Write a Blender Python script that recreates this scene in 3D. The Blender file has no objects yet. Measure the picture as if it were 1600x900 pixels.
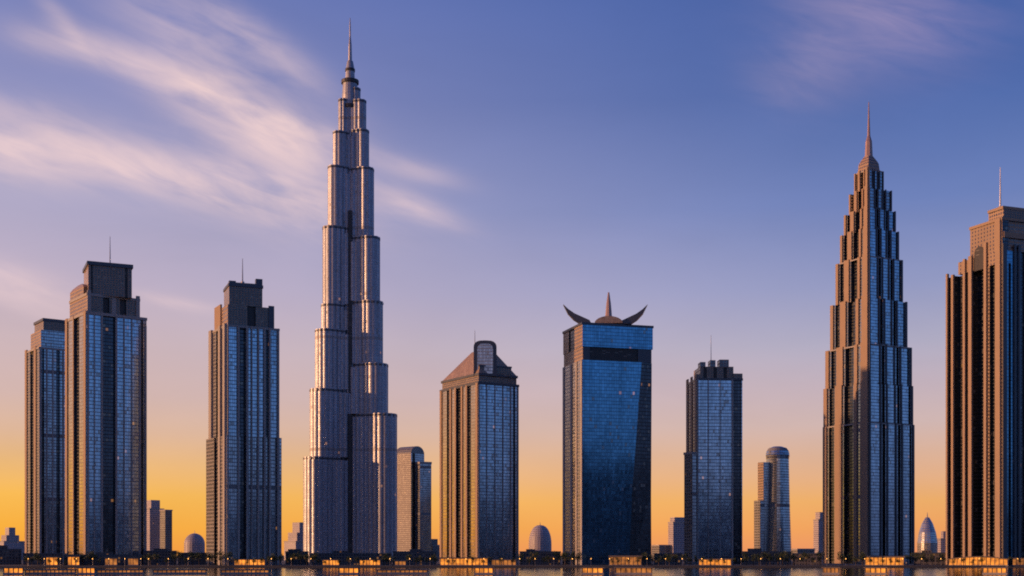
import bpy, math, random
from mathutils import Vector

rng = random.Random(11)
R = math.radians
scene = bpy.context.scene
COL = scene.collection

# ------------------------------------------------------------------ lens and survey helpers
FPX = 2000.0          # focal length in pixels of the 1600 px wide photograph
HY = 866.0            # pixel row of the true horizon
CAMZ = 14.0           # eye height over the water
GZ = 2.2              # level of the quay
SUN_AZ = R(-98)
GLOW_AZ = R(-70)       # from +Y, negative = left
SUN_EL = R(6.0)


def srgb(r, g, b):
    def f(c):
        c /= 255.0
        return c / 12.92 if c <= 0.04045 else ((c + 0.055) / 1.055) ** 2.4
    return (f(r), f(g), f(b), 1.0)


class Frame:
    """Survey frame of one site: sight line of the near corner, metres across (r) and away (d)."""
    def __init__(s, px, y0):
        s.px, s.y0 = px, y0
        s.c = ((px - 800) / FPX * y0, y0)
        l = math.hypot(*s.c)
        s.dh = (s.c[0] / l, s.c[1] / l)
        s.rh = (s.dh[1], -s.dh[0])

    def at(s, r, d):
        return (s.c[0] + r * s.rh[0] + d * s.dh[0], s.c[1] + r * s.rh[1] + d * s.dh[1])

    def r(s, px, d=0.0):
        t = (px - 800) / FPX
        return (t * (s.c[1] + d * s.dh[1]) - s.c[0] - d * s.dh[0]) / (s.rh[0] - t * s.rh[1])

    def p(s, px, d=0.0):
        return s.at(s.r(px, d), d)

    def z(s, py, d=0.0):
        return CAMZ + (HY - py) / FPX * (s.y0 + d)

    def m(s, px):
        return px / FPX * s.y0

    def rect(s, pl, pc, pr, d0=0.0, q=1.0):
        c = s.p(pc, d0)
        a = s.r(pc, d0) - s.r(pl, d0)
        b = s.r(pr, d0) - s.r(pc, d0)
        l = s.p(pl, d0 + b / q)
        rr = s.p(pr, d0 + a * q)
        k = (l[0] + rr[0] - c[0], l[1] + rr[1] - c[1])
        return [l, c, rr, k]


# ------------------------------------------------------------------ node helpers
class NT:
    def __init__(s, tree):
        s.t = tree
        s.n = tree.nodes
        s.l = tree.links

    def new(s, typ, **kw):
        n = s.n.new(typ)
        for k, v in kw.items():
            setattr(n, k, v)
        return n

    def put(s, sock, v):
        if hasattr(v, 'is_linked') or isinstance(v, bpy.types.NodeSocket):
            s.l.new(v, sock)
        else:
            sock.default_value = v

    def m(s, op, a, b=0.0, c=0.0, clamp=False):
        n = s.new('ShaderNodeMath', operation=op, use_clamp=clamp)
        s.put(n.inputs[0], a)
        s.put(n.inputs[1], b)
        s.put(n.inputs[2], c)
        return n.outputs[0]

    def v(s, op, a, b=(0, 0, 0), scale=None):
        n = s.new('ShaderNodeVectorMath', operation=op)
        s.put(n.inputs[0], a)
        s.put(n.inputs[1], b)
        if scale is not None:
            s.put(n.inputs['Scale'], scale)
        return n.outputs['Value' if op in ('DOT_PRODUCT', 'LENGTH') else 'Vector']

    def mix(s, f, a, b, blend='MIX'):
        n = s.new('ShaderNodeMix', data_type='RGBA', blend_type=blend)
        s.put(n.inputs[0], f)
        s.put(n.inputs[6], a)
        s.put(n.inputs[7], b)
        return n.outputs[2]

    def ramp(s, f, stops, interp='LINEAR'):
        n = s.new('ShaderNodeValToRGB')
        cr = n.color_ramp
        cr.interpolation = interp
        while len(cr.elements) < len(stops):
            cr.elements.new(0.5)
        for e, (p, c) in zip(cr.elements, sorted(stops)):
            e.position = p
            e.color = c
        s.put(n.inputs[0], f)
        return n.outputs[0]

    def sep(s, v):
        n = s.new('ShaderNodeSeparateXYZ')
        s.l.new(v, n.inputs[0])
        return n.outputs

    def comb(s, x, y, z=0.0):
        n = s.new('ShaderNodeCombineXYZ')
        for i, q in enumerate((x, y, z)):
            s.put(n.inputs[i], q)
        return n.outputs[0]

    def noise(s, vec, scale=1.0, detail=3.0, rough=0.55, dist=0.0):
        n = s.new('ShaderNodeTexNoise')
        s.put(n.inputs['Vector'], vec)
        n.inputs['Scale'].default_value = scale
        n.inputs['Detail'].default_value = detail
        n.inputs['Roughness'].default_value = rough
        n.inputs['Distortion'].default_value = dist
        return n.outputs['Fac']

    def smooth(s, x, lo, hi):
        n = s.new('ShaderNodeMapRange', interpolation_type='SMOOTHSTEP')
        s.put(n.inputs['Value'], x)
        n.inputs['From Min'].default_value = lo
        n.inputs['From Max'].default_value = hi
        return n.outputs[0]


def material(name):
    m = bpy.data.materials.new(name)
    m.use_nodes = True
    t = NT(m.node_tree)
    b = m.node_tree.nodes['Principled BSDF']
    return m, t, b


def plain(name, col, rough=0.6, metal=0.0, var=0.25, scale=0.15, emit=None, strength=0.0):
    m, t, b = material(name)
    co = t.new('ShaderNodeTexCoord').outputs['Object']
    n = t.noise(co, scale, 5.0, 0.6)
    dark = tuple(c * (1 - var) for c in col[:3]) + (1,)
    light = tuple(min(1, c * (1 + var)) for c in col[:3]) + (1,)
    t.put(b.inputs['Base Color'], t.mix(n, dark, light))
    t.put(b.inputs['Roughness'], t.m('ADD', rough - 0.1, t.m('MULTIPLY', n, 0.2)))
    b.inputs['Metallic'].default_value = metal
    if emit:
        n2 = t.m('POWER', t.noise(co, 0.22, 3.0), 2.2)
        b.inputs['Emission Color'].default_value = tuple(emit) + (1,)
        t.put(b.inputs['Emission Strength'], t.m('MULTIPLY', t.m('ADD', 0.15, t.m('MULTIPLY', n2, 4.0)), strength))
    return m


def facade(name, fh=4.0, pw=3.0, sp=0.24, mu=0.14, glass=(.22, .30, .42), frame=(.2, .18, .17), gm=0.9,
           rough=0.09, frough=0.6, fmetal=0.0, jit=.006, lit=0.0, wob=.03, blind=0.05, dark=0.8, band=0):
    """Curtain wall: panes, mullions and floor edges laid out in metres along the wall."""
    m, t, b = material(name)
    uv = t.new('ShaderNodeUVMap').outputs[0]
    s = t.sep(uv)
    U = t.m('DIVIDE', s[0], pw)
    V = t.m('DIVIDE', s[1], fh)
    fu, fv = t.m('FRACT', U), t.m('FRACT', V)
    iu, iv = t.m('FLOOR', U), t.m('FLOOR', V)
    mull = t.m('LESS_THAN', fu, mu)
    span = t.m('LESS_THAN', fv, sp)
    mask = t.m('MAXIMUM', mull, span)
    if band:                                   # a plant floor every so many storeys
        bf = t.m('LESS_THAN', t.m('FRACT', t.m('DIVIDE', t.m('ADD', iv, 0.5), band)), 1.0 / band)
        mask = t.m('MAXIMUM', mask, bf)
    oi = t.new('ShaderNodeObjectInfo').outputs['Random']
    wn = t.new('ShaderNodeTexWhiteNoise', noise_dimensions='3D')
    t.put(wn.inputs['Vector'], t.comb(iu, iv, t.m('MULTIPLY', oi, 90.0)))
    rv, rc = wn.outputs['Value'], wn.outputs['Color']
    wn2 = t.new('ShaderNodeTexWhiteNoise', noise_dimensions='3D')
    t.put(wn2.inputs['Vector'], t.comb(iu, iv, t.m('ADD', t.m('MULTIPLY', oi, 50.0), 7.3)))
    r2 = wn2.outputs['Value']
    g0 = tuple(c * dark for c in glass) + (1,)
    g1 = tuple(min(1, c * 1.12) for c in glass) + (1,)
    gcol = t.mix(rv, g0, g1)
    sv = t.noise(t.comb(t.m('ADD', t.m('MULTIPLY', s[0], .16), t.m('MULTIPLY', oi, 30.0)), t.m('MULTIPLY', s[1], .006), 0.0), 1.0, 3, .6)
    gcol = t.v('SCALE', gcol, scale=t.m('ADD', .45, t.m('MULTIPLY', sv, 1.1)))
    bl = t.m('GREATER_THAN', r2, 1.0 - blind)
    gcol = t.mix(t.m('MULTIPLY', bl, 0.5), gcol, (.30, .27, .23, 1))
    nz = t.noise(t.new('ShaderNodeTexCoord').outputs['Object'], 0.03, 5.0, 0.65)
    fcol = t.mix(nz, tuple(c * 0.65 for c in frame) + (1,), tuple(min(1, c * 1.3) for c in frame) + (1,))
    t.put(b.inputs['Base Color'], t.mix(mask, gcol, fcol))
    gmet = t.m('SUBTRACT', gm, t.m('MULTIPLY', bl, 0.45 * gm))
    inv = t.m('SUBTRACT', 1.0, mask)
    t.put(b.inputs['Metallic'], t.m('ADD', t.m('MULTIPLY', gmet, inv), t.m('MULTIPLY', mask, fmetal)))
    t.put(b.inputs['Roughness'], t.m('ADD', t.m('MULTIPLY', inv, t.m('ADD', rough, t.m('MULTIPLY', r2, 0.06))),
                                     t.m('MULTIPLY', mask, frough)))
    geo = t.new('ShaderNodeNewGeometry').outputs['Normal']
    j = t.v('SCALE', t.v('SUBTRACT', rc, (.5, .5, .5)), scale=t.m('MULTIPLY', inv, jit))
    nz2 = t.new('ShaderNodeTexNoise')
    t.put(nz2.inputs['Vector'], t.new('ShaderNodeTexCoord').outputs['Object'])
    nz2.inputs['Scale'].default_value = 0.02
    nz2.inputs['Detail'].default_value = 2.0
    j2 = t.v('SCALE', t.v('SUBTRACT', nz2.outputs['Color'], (.5, .5, .5)), scale=t.m('MULTIPLY', inv, wob))
    t.put(b.inputs['Normal'], t.v('NORMALIZE', t.v('ADD', t.v('ADD', geo, j), j2)))
    if lit > 0:
        lm = t.m('MULTIPLY', t.m('LESS_THAN', r2, lit), inv)
        b.inputs['Emission Color'].default_value = (1.0, .42, .10, 1)
        t.put(b.inputs['Emission Strength'], t.m('MULTIPLY', lm, t.m('ADD', 0.05, t.m('MULTIPLY', rv, 0.22))))
    return m


M = {}
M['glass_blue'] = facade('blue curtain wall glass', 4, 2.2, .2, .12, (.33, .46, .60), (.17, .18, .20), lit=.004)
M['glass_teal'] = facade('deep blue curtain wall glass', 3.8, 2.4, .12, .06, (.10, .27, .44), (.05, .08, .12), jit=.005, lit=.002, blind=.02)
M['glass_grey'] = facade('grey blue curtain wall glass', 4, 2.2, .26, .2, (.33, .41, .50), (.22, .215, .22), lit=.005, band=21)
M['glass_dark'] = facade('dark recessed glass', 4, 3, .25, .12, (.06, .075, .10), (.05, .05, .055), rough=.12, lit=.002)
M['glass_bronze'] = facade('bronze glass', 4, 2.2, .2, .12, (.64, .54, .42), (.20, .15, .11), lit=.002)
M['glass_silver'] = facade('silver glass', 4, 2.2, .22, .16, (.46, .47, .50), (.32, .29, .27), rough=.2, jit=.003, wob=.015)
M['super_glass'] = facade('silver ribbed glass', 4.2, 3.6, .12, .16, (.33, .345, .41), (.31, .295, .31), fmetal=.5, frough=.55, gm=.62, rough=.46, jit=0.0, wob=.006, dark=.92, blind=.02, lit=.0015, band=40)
M['stone_rib'] = facade('warm stone with slot windows', 4, 4.4, .5, .66, (.10, .10, .12), (.30, .21, .15), gm=.6)
M['stone_warm'] = facade('warm stone with windows', 4, 3.2, .42, .42, (.10, .11, .13), (.37, .25, .17), gm=.6, lit=.003)
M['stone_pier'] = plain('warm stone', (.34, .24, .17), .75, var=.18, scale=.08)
M['stone_grey'] = facade('grey stone with windows', 4, 3.4, .4, .38, (.10, .12, .15), (.24, .225, .22), gm=.7, lit=.006)
M['stone_dark'] = facade('dark stone with louvres', 2.6, 3.2, .35, .3, (.07, .075, .09), (.31, .225, .17), gm=.3)
M['pier_grey'] = plain('grey stone', (.36, .33, .31), .7, var=.18, scale=.08)
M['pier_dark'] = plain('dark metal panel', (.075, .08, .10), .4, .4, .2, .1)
M['louvre'] = facade('black plant floor louvres', 1.6, 5, .5, .1, (.03, .03, .035), (.05, .045, .045), gm=.2, rough=.4, jit=0)
M['roof'] = plain('roof membrane', (.13, .12, .12), .8, var=.3, scale=.1)
M['copper'] = facade('copper coloured roof panels', 3, 2.4, .12, .1, (.42, .29, .20), (.28, .19, .13), gm=.25, rough=.35, frough=.5, jit=.01)
M['steel'] = plain('grey steel', (.35, .33, .34), .4, .8, .15, .3)
M['rose_metal'] = plain('rose metal', (.40, .27, .24), .45, .5, .15, .2)
M['block'] = facade('haze paled block with windows', 3.6, 3.4, .45, .45, (.12, .13, .16), (.46, .40, .43), gm=.15, rough=.4, lit=.006)  # frame colour paled toward mauve to stand in for distance haze
M['block_mauve'] = facade('mauve block with windows', 3.6, 3.4, .45, .45, (.10, .10, .12), (.19, .155, .16), gm=.2, rough=.4, lit=.01)
M['block_dark'] = facade('low dark block with windows', 3.6, 3.2, .42, .4, (.08, .08, .10), (.10, .09, .09), gm=.5, lit=.05)
M['lit'] = plain('lamp lit glazing', (.2, .1, .04), .4, var=.1, emit=(1.0, .31, .035), strength=.85)
M['lit_soft'] = plain('dim lamp lit glazing', (.2, .1, .05), .4, var=.1, emit=(1.0, .33, .06), strength=.34)
M['lamp'] = plain('street lamp glass', (.8, .6, .3), .3, emit=(1.0, .42, .08), strength=6.0)
M['canopy'] = plain('pale canopy', (.20, .15, .11), .6)
M['bark'] = plain('bark', (.09, .065, .045), .9)


def leaf_mat():
    m, t, b = material('leaves')
    co = t.new('ShaderNodeTexCoord').outputs['Object']
    n = t.noise(co, .9, 3)
    t.put(b.inputs['Base Color'], t.mix(n, (.025, .045, .016, 1), (.075, .10, .035, 1)))
    b.inputs['Roughness'].default_value = .65
    return m


M['leaf'] = leaf_mat()


def ground_mat():
    m, t, b = material('ground')
    co = t.new('ShaderNodeTexCoord').outputs['Object']
    n = t.noise(co, .012, 6)
    t.put(b.inputs['Base Color'], t.mix(n, (.06, .055, .05, 1), (.15, .13, .11, 1)))
    b.inputs['Roughness'].default_value = .9
    return m


M['ground'] = ground_mat()


def water_mat():
    m, t, b = material('water')
    co = t.new('ShaderNodeTexCoord').outputs['Object']
    b.inputs['Base Color'].default_value = (.006, .009, .013, 1)
    b.inputs['Roughness'].default_value = .10
    b.inputs['IOR'].default_value = 1.333
    st = t.v('MULTIPLY', co, (.10, .045, 1))
    n1 = t.noise(st, 1.0, 4, .6, .5)
    n2 = t.noise(t.v('MULTIPLY', co, (.02, .011, 1)), 1.0, 3, .5)
    bp = t.new('ShaderNodeBump')
    bp.inputs['Strength'].default_value = .55
    bp.inputs['Distance'].default_value = 1.1
    t.put(bp.inputs['Height'], t.m('ADD', n1, t.m('MULTIPLY', n2, 1.2)))
    t.put(b.inputs['Normal'], bp.outputs[0])
    return m


M['water'] = water_mat()


# ------------------------------------------------------------------ mesh helpers
class MB:
    def __init__(s):
        s.v, s.f, s.uv, s.mi, s.mats, s.sm = [], [], [], [], [], []

    def mat(s, key):
        if key not in s.mats:
            s.mats.append(key)
        return s.mats.index(key)

    def face(s, pts, key, uv=None, smooth=False):
        i = len(s.v)
        s.v.extend(pts)
        s.f.append(tuple(range(i, i + len(pts))))
        s.uv.append(uv or [(p[0], p[1]) for p in pts])
        s.mi.append(s.mat(key))
        s.sm.append(smooth)

    def prism(s, poly, z0, z1, mats, cap='roof', top=None, bottom=False, smooth=False):
        n = len(poly)
        top = top or poly
        if isinstance(mats, str):
            mats = [mats] * n
        u = 0.0
        for i in range(n):
            a, b = poly[i], poly[(i + 1) % n]
            c, d = top[(i + 1) % n], top[i]
            l = math.hypot(b[0] - a[0], b[1] - a[1])
            l2 = math.hypot(c[0] - d[0], c[1] - d[1])
            h = math.hypot(z1 - z0, 0)
            mid = u + l / 2
            uv = [(u, z0), (u + l, z0), (mid + l2 / 2, z1), (mid - l2 / 2, z1)]
            s.face([(a[0], a[1], z0), (b[0], b[1], z0), (c[0], c[1], z1), (d[0], d[1], z1)], mats[i], uv, smooth)
            u += l
        s.face([(p[0], p[1], z1) for p in top], cap)
        if bottom:
            s.face([(p[0], p[1], z0) for p in reversed(poly)], cap)
        return s

    def loft(s, rings, mat, cap=True, smooth=False):
        """rings: list of (poly, z)"""
        for (p0, z0), (p1, z1) in zip(rings, rings[1:]):
            n = len(p0)
            u = 0.0
            for i in range(n):
                a, b, c, d = p0[i], p0[(i + 1) % n], p1[(i + 1) % n], p1[i]
                l = math.hypot(b[0] - a[0], b[1] - a[1])
                s.face([(*a, z0), (*b, z0), (*c, z1), (*d, z1)], mat, [(u, z0), (u + l, z0), (u + l, z1), (u, z1)], smooth)
                u += l
        if cap:
            p, z = rings[-1]
            s.face([(*q, z) for q in p], mat)
            p, z = rings[0]
            s.face([(*q, z) for q in reversed(p)], mat)
        return s

    def slab(s, prof, org, ex, ey, thick, mat):
        """extrude a profile [(e, z)] given along horizontal unit ex by thick along ey"""
        f = [(org[0] + e * ex[0], org[1] + e * ex[1], z) for e, z in prof]
        k = [(p[0] + ey[0] * thick, p[1] + ey[1] * thick, p[2]) for p in f]
        s.face(f, mat, [(e, z) for e, z in prof])
        s.face(list(reversed(k)), mat, [(e, z) for e, z in reversed(prof)])
        for i in range(len(f)):
            j = (i + 1) % len(f)
            s.face([f[j], f[i], k[i], k[j]], mat, [(0, f[j][2]), (0, f[i][2]), (thick, f[i][2]), (thick, f[j][2])])
        return s


def circle(cx, cy, r, n=20, a0=0.0):
    return [(cx + r * math.cos(a0 + 2 * math.pi * i / n), cy + r * math.sin(a0 + 2 * math.pi * i / n)) for i in range(n)]


def mesh_obj(name, mb, org=(0, 0, 0), parent=None):
    me = bpy.data.meshes.new(name)
    # weld equal corners so a shape is one connected surface
    idx, vs, fs = {}, [], []
    for f in mb.f:
        g = []
        for i in f:
            p = mb.v[i]
            k = (round(p[0], 3), round(p[1], 3), round(p[2], 3))
            if k not in idx:
                idx[k] = len(vs)
                vs.append((p[0] - org[0], p[1] - org[1], p[2] - org[2]))
            g.append(idx[k])
        fs.append(g)
    keep = [i for i, g in enumerate(fs) if len(set(g)) == len(g)]
    for i, g in enumerate(fs):
        if i not in keep and len(set(g)) >= 3:
            pass
    faces, uvs, mis, sms = [], [], [], []
    for i, g in enumerate(fs):
        out, ou = [], []
        for k, q in enumerate(g):
            if q not in out:
                out.append(q)
                ou.append(mb.uv[i][k])
        if len(out) < 3:
            continue
        faces.append(out)
        uvs.append(ou)
        mis.append(mb.mi[i])
        sms.append(mb.sm[i])
    me.from_pydata(vs, [], faces)
    lay = me.uv_layers.new(name='UVMap')
    for p in me.polygons:
        for k, li in enumerate(p.loop_indices):
            lay.data[li].uv = uvs[p.index][k]
        p.material_index = mis[p.index]
        p.use_smooth = sms[p.index]
    for k in mb.mats:
        me.materials.append(M[k])
    o = bpy.data.objects.new(name, me)
    COL.objects.link(o)
    if parent:
        o.parent = parent
    else:
        o.location = org
    return o


def tag(o, label, cat, group=None):
    o['label'] = label
    o['category'] = cat
    if group:
        o['group'] = group
    return o


class Thing:
    def __init__(s, name, label, cat, loc, group=None):
        s.o = bpy.data.objects.new(name, None)
        s.o.empty_display_size = 5
        COL.objects.link(s.o)
        s.loc = (loc[0], loc[1], loc[2] if len(loc) > 2 else GZ)
        s.o.location = s.loc
        tag(s.o, label, cat, group)

    def part(s, name, mb, parent=None, label=None):
        p = mesh_obj(name, mb, s.loc, parent or s.o)
        if label:
            p['label'] = label
        return p


def structure(name, mb):
    o = mesh_obj(name, mb)
    o['kind'] = 'structure'
    return o


def lerp(a, b, t):
    return (a[0] + (b[0] - a[0]) * t, a[1] + (b[1] - a[1]) * t)


def outward(a, b):
    l = math.hypot(b[0] - a[0], b[1] - a[1])
    return ((b[1] - a[1]) / l, -(b[0] - a[0]) / l)


def grooved(a, b, mat, spec=()):
    """wall a->b with recesses (t0, t1, depth, material); returns points (without b) and materials"""
    n = outward(a, b)
    pts, mats = [a], []
    for t0, t1, dep, mk in spec:
        p, q = lerp(a, b, t0), lerp(a, b, t1)
        pi = (p[0] - n[0] * dep, p[1] - n[1] * dep)
        qi = (q[0] - n[0] * dep, q[1] - n[1] * dep)
        if t0 > 0:
            mats.append(mat)
            pts.append(p)
        else:
            pts = [p]
        pts += [pi, qi, q]
        mats += [mk, mk, mk]
    mats.append(mat)
    return pts, mats


def shell(rc, z0, z1, ml, mr, sl=(), sr=(), back='glass_dark', cap='roof'):
    l, c, r, k = rc
    p1, m1 = grooved(l, c, ml, sl)
    p2, m2 = grooved(c, r, mr, sr)
    return MB().prism(p1 + p2 + [r, k], z0, z1, m1 + m2 + [back, back], cap)


def strip(a, b, t0, t1, z0, z1, out, mat, inn=.4):
    """a pier standing proud of the wall a->b"""
    n = outward(a, b)
    p, q = lerp(a, b, t0), lerp(a, b, t1)
    poly = [(p[0] - n[0] * inn, p[1] - n[1] * inn), (p[0] + n[0] * out, p[1] + n[1] * out),
            (q[0] + n[0] * out, q[1] + n[1] * out), (q[0] - n[0] * inn, q[1] - n[1] * inn)]
    return MB().prism(poly, z0, z1, mat, mat)


def grow(poly, k):
    """offset a convex polygon outwards by k metres (about its centre)"""
    cx = sum(p[0] for p in poly) / len(poly)
    cy = sum(p[1] for p in poly) / len(poly)
    out = []
    for p in poly:
        l = math.hypot(p[0] - cx, p[1] - cy)
        out.append((cx + (p[0] - cx) * (l + k * 1.3) / l, cy + (p[1] - cy) * (l + k * 1.3) / l))
    return out


def cornice(t, rc, z, h, mat, parent=None, k=.7, name='cornice'):
    return t.part(name, MB().prism(grow(rc, k), z - h * .55, z + h * .45, mat, 'roof', bottom=True), parent)


def centre(poly):
    return (sum(p[0] for p in poly) / len(poly), sum(p[1] for p in poly) / len(poly))


def needle(c, z0, z1, r0, r1, mat='steel', n=8, mid=None):
    rings = [(circle(*c, r0, n), z0)]
    if mid:
        rings += [(circle(*c, r, n), z) for r, z in mid]
    rings.append((circle(*c, r1, n), z1))
    return MB().loft(rings, mat)


# ------------------------------------------------------------------ the setting
def sheet(x0, y0, x1, y1, z, mat):
    return MB().face([(x0, y0, z), (x1, y0, z), (x1, y1, z), (x0, y1, z)], mat)


SHORE = 1330.0
mb = MB()
sheet_pts = [(-9000, -3000, 0), (9000, -3000, 0), (9000, SHORE + 2, 0), (-9000, SHORE + 2, 0)]
mb.face(sheet_pts, 'water')
structure('water', mb)
mb = MB()
mb.prism([(-9000, SHORE), (9000, SHORE), (9000, 12000), (-9000, 12000)], -1.0, GZ, 'ground', 'ground')
structure('ground', mb)

# unseen ridge added behind the viewer to darken the low reflections in the glass
mb = MB()
hr = random.Random(4)
prev = None
ridge = []
for i in range(61):
    x = -9000 + 300 * i
    h = 330 + 90 * math.sin(i * .7) + 60 * math.sin(i * 1.9 + 1) + hr.uniform(-45, 60)
    ridge.append((x, max(160, h)))
for (xa, ha), (xb, hb) in zip(ridge, ridge[1:]):
    mb.face([(xb, -1300, -1), (xa, -1300, -1), (xa, -1700, ha), (xb, -1700, hb)], 'ground')
    mb.face([(xb, -1700, hb), (xa, -1700, ha), (xa, -2900, -1), (xb, -2900, -1)], 'ground')
structure('added_ridge', mb)


# ------------------------------------------------------------------ towers
def antenna(t, c, z0, z1, r=.7, parent=None, mat='steel'):
    a = t.part('antenna', needle(c, z0, z1, r, r * .35, mat, 6), parent)
    t.part('antenna_base', MB().prism(circle(*c, r * 2.6, 8), z0, z0 + (z1 - z0) * .12, mat, mat), a)
    return a


# far left pair: the one behind
f = Frame(61, 1680)
t = Thing('glass_tower', 'slim dark glass tower at far left, half hidden behind a broader one', 'skyscraper', f.at(20, 40))
rc = f.rect(40, 61, 128)
zs = f.z(543)
body = t.part('curtain_wall', shell(rc, GZ, zs, 'stone_grey', 'glass_grey', [(.35, .6, 2, 'glass_dark')],
                                   [(.06, .12, 2, 'glass_dark'), (.40, .48, 2.5, 'glass_dark')]))
for a0, a1 in ((.0, .14), (.68, .82)):
    t.part('pier', strip(rc[0], rc[1], a0, a1, GZ, zs + 3, 1.2, 'stone_pier'))
for a0, a1 in ((.0, .05), (.16, .19), (.30, .33), (.54, .57), (.7, .73)):
    t.part('fin', strip(rc[1], rc[2], a0, a1, GZ, zs + 1, .9, 'pier_grey'))
r2 = f.rect(48, 64, 122, 4)
up = t.part('setback_tier', shell(r2, zs, f.z(514), 'stone_warm', 'glass_grey'))
r3 = f.rect(54, 68, 118, 7)
cr = t.part('crown', shell(r3, f.z(514), f.z(497), 'stone_dark', 'stone_dark'))
cornice(t, r3, f.z(497), 3.5, 'pier_dark', cr, 1.2)
cornice(t, rc, zs, 2.5, 'pier_grey', body)

# far left, the broad one
f = Frame(135, 1420)
t = Thing('glass_tower', 'tall broad blue glass tower with stepped stone crown and small corner turret', 'skyscraper', f.at(20, 40))
rc = f.rect(103, 135, 229)
zs = f.z(488)
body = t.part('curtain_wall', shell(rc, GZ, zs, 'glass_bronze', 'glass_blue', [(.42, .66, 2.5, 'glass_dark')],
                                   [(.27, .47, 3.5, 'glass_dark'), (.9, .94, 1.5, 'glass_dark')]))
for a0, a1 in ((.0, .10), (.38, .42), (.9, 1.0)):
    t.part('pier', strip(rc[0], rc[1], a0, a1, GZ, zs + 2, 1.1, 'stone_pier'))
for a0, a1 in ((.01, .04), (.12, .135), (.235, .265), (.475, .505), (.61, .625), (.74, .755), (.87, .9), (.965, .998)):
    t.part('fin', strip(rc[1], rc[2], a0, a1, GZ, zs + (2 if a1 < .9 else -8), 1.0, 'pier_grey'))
cornice(t, rc, zs, 3, 'pier_grey', body)
r2 = f.rect(109, 136, 218, 4)
up = t.part('setback_tier', shell(r2, zs, f.z(458), 'stone_warm', 'stone_dark', (), [(.30, .42, 2, 'louvre'), (.62, .74, 2, 'louvre')]))
cornice(t, r2, f.z(458), 3, 'pier_grey', up)
for a0, a1 in ((.0, .07), (.46, .54), (.93, 1.0)):
    t.part('buttress', strip(r2[1], r2[2], a0, a1, zs, f.z(452), 1.4, 'pier_grey'), up)
r3 = f.rect(131, 138, 206, 7)
cr = t.part('crown', shell(r3, f.z(458), f.z(409), 'stone_warm', 'stone_dark', (), [(.06, .1, .8, 'louvre'), (.84, .9, .8, 'louvre')]))
cornice(t, r3, f.z(408), 4, 'pier_dark', cr, 1.5)
p0_, p1_ = lerp(r2[0], r2[1], .02), lerp(r2[0], r2[1], .8)
rt = [p0_, p1_, lerp(p1_, lerp(r2[3], r2[2], .8), .16), lerp(p0_, lerp(r2[3], r2[2], .02), .16)]
tu = t.part('corner_turret', shell(rt, f.z(458), f.z(444), 'stone_warm', 'stone_warm'))
ct = centre(rt)
t.part('turret_roof', MB().loft([(grow(rt, .6), f.z(444)), ([lerp(p, ct, .25) for p in rt], f.z(439)), ([lerp(p, ct, .7) for p in rt], f.z(435))], 'copper'), tu)
antenna(t, f.p(172, 26), f.z(408), f.z(358), .8, cr)

# second tower
f = Frame(354, 1370)
t = Thing('glass_tower', 'grey blue tower with dark stepped crown and thin antenna, just left of the tallest tower', 'skyscraper', f.at(20, 40))
rc = f.rect(323, 354, 438)
zl = f.z(680)
base = t.part('base_tier', shell(f.rect(322, 354, 440, -1.2), GZ, zl, 'stone_grey', 'glass_grey', [(.40, .56, 2, 'glass_dark')], [(.24, .36, 3, 'glass_dark')]))
zs = f.z(508)
rb = f.rect(329, 354, 436, .5)
body = t.part('curtain_wall', shell(rb, zl, zs, 'stone_grey', 'glass_blue', [(.36, .56, 2, 'glass_dark')], [(.24, .36, 3, 'glass_dark'), (.74, .79, 1.5, 'glass_dark')]))
for a0, a1 in ((.0, .16), (.6, .72), (.88, 1.0)):
    t.part('pier', strip(rb[0], rb[1], a0, a1, GZ, zs + 2, 2.4, 'pier_grey'))
for a0, a1 in ((.01, .035), (.2, .235), (.365, .40), (.46, .475), (.58, .61), (.70, .73), (.80, .83), (.96, .995)):
    t.part('fin', strip(rb[1], rb[2], a0, a1, GZ, zs + 1, 2.2, 'pier_grey'))
cornice(t, rb, zs, 2.5, 'pier_grey', body)
r2 = f.rect(337, 356, 428, 4)
up = t.part('setback_tier', shell(r2, zs, f.z(474), 'stone_warm', 'stone_dark', (), [(.42, .6, 2, 'louvre')]))
t.part('buttress', strip(r2[0], r2[1], .0, .5, zs, f.z(468), 1.5, 'stone_pier'), up)
t.part('buttress', strip(r2[1], r2[2], .88, 1., zs, f.z(471), 1.3, 'pier_dark'), up)
r3 = f.rect(350, 358, 410, 7)
cr = t.part('crown', shell(r3, f.z(474), f.z(438), 'stone_dark', 'stone_dark'))
cornice(t, r3, f.z(442), 3, 'pier_dark', cr, .9)
t.part('parapet', strip(r3[1], r3[2], .0, .2, f.z(441), f.z(436), .6, 'pier_dark', 5), cr)
t.part('parapet', strip(r3[1], r3[2], .8, 1., f.z(441), f.z(430), .6, 'pier_dark', 5), cr)
antenna(t, f.p(379, 20), f.z(438), f.z(396), .8, cr)

# the supertall with three stepped wings
f = Frame(547, 1950)
t = Thing('supertall_tower', 'tallest tower, silver and tapering, stepped rounded wings under a needle spire', 'skyscraper', f.at(0, 0))


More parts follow.
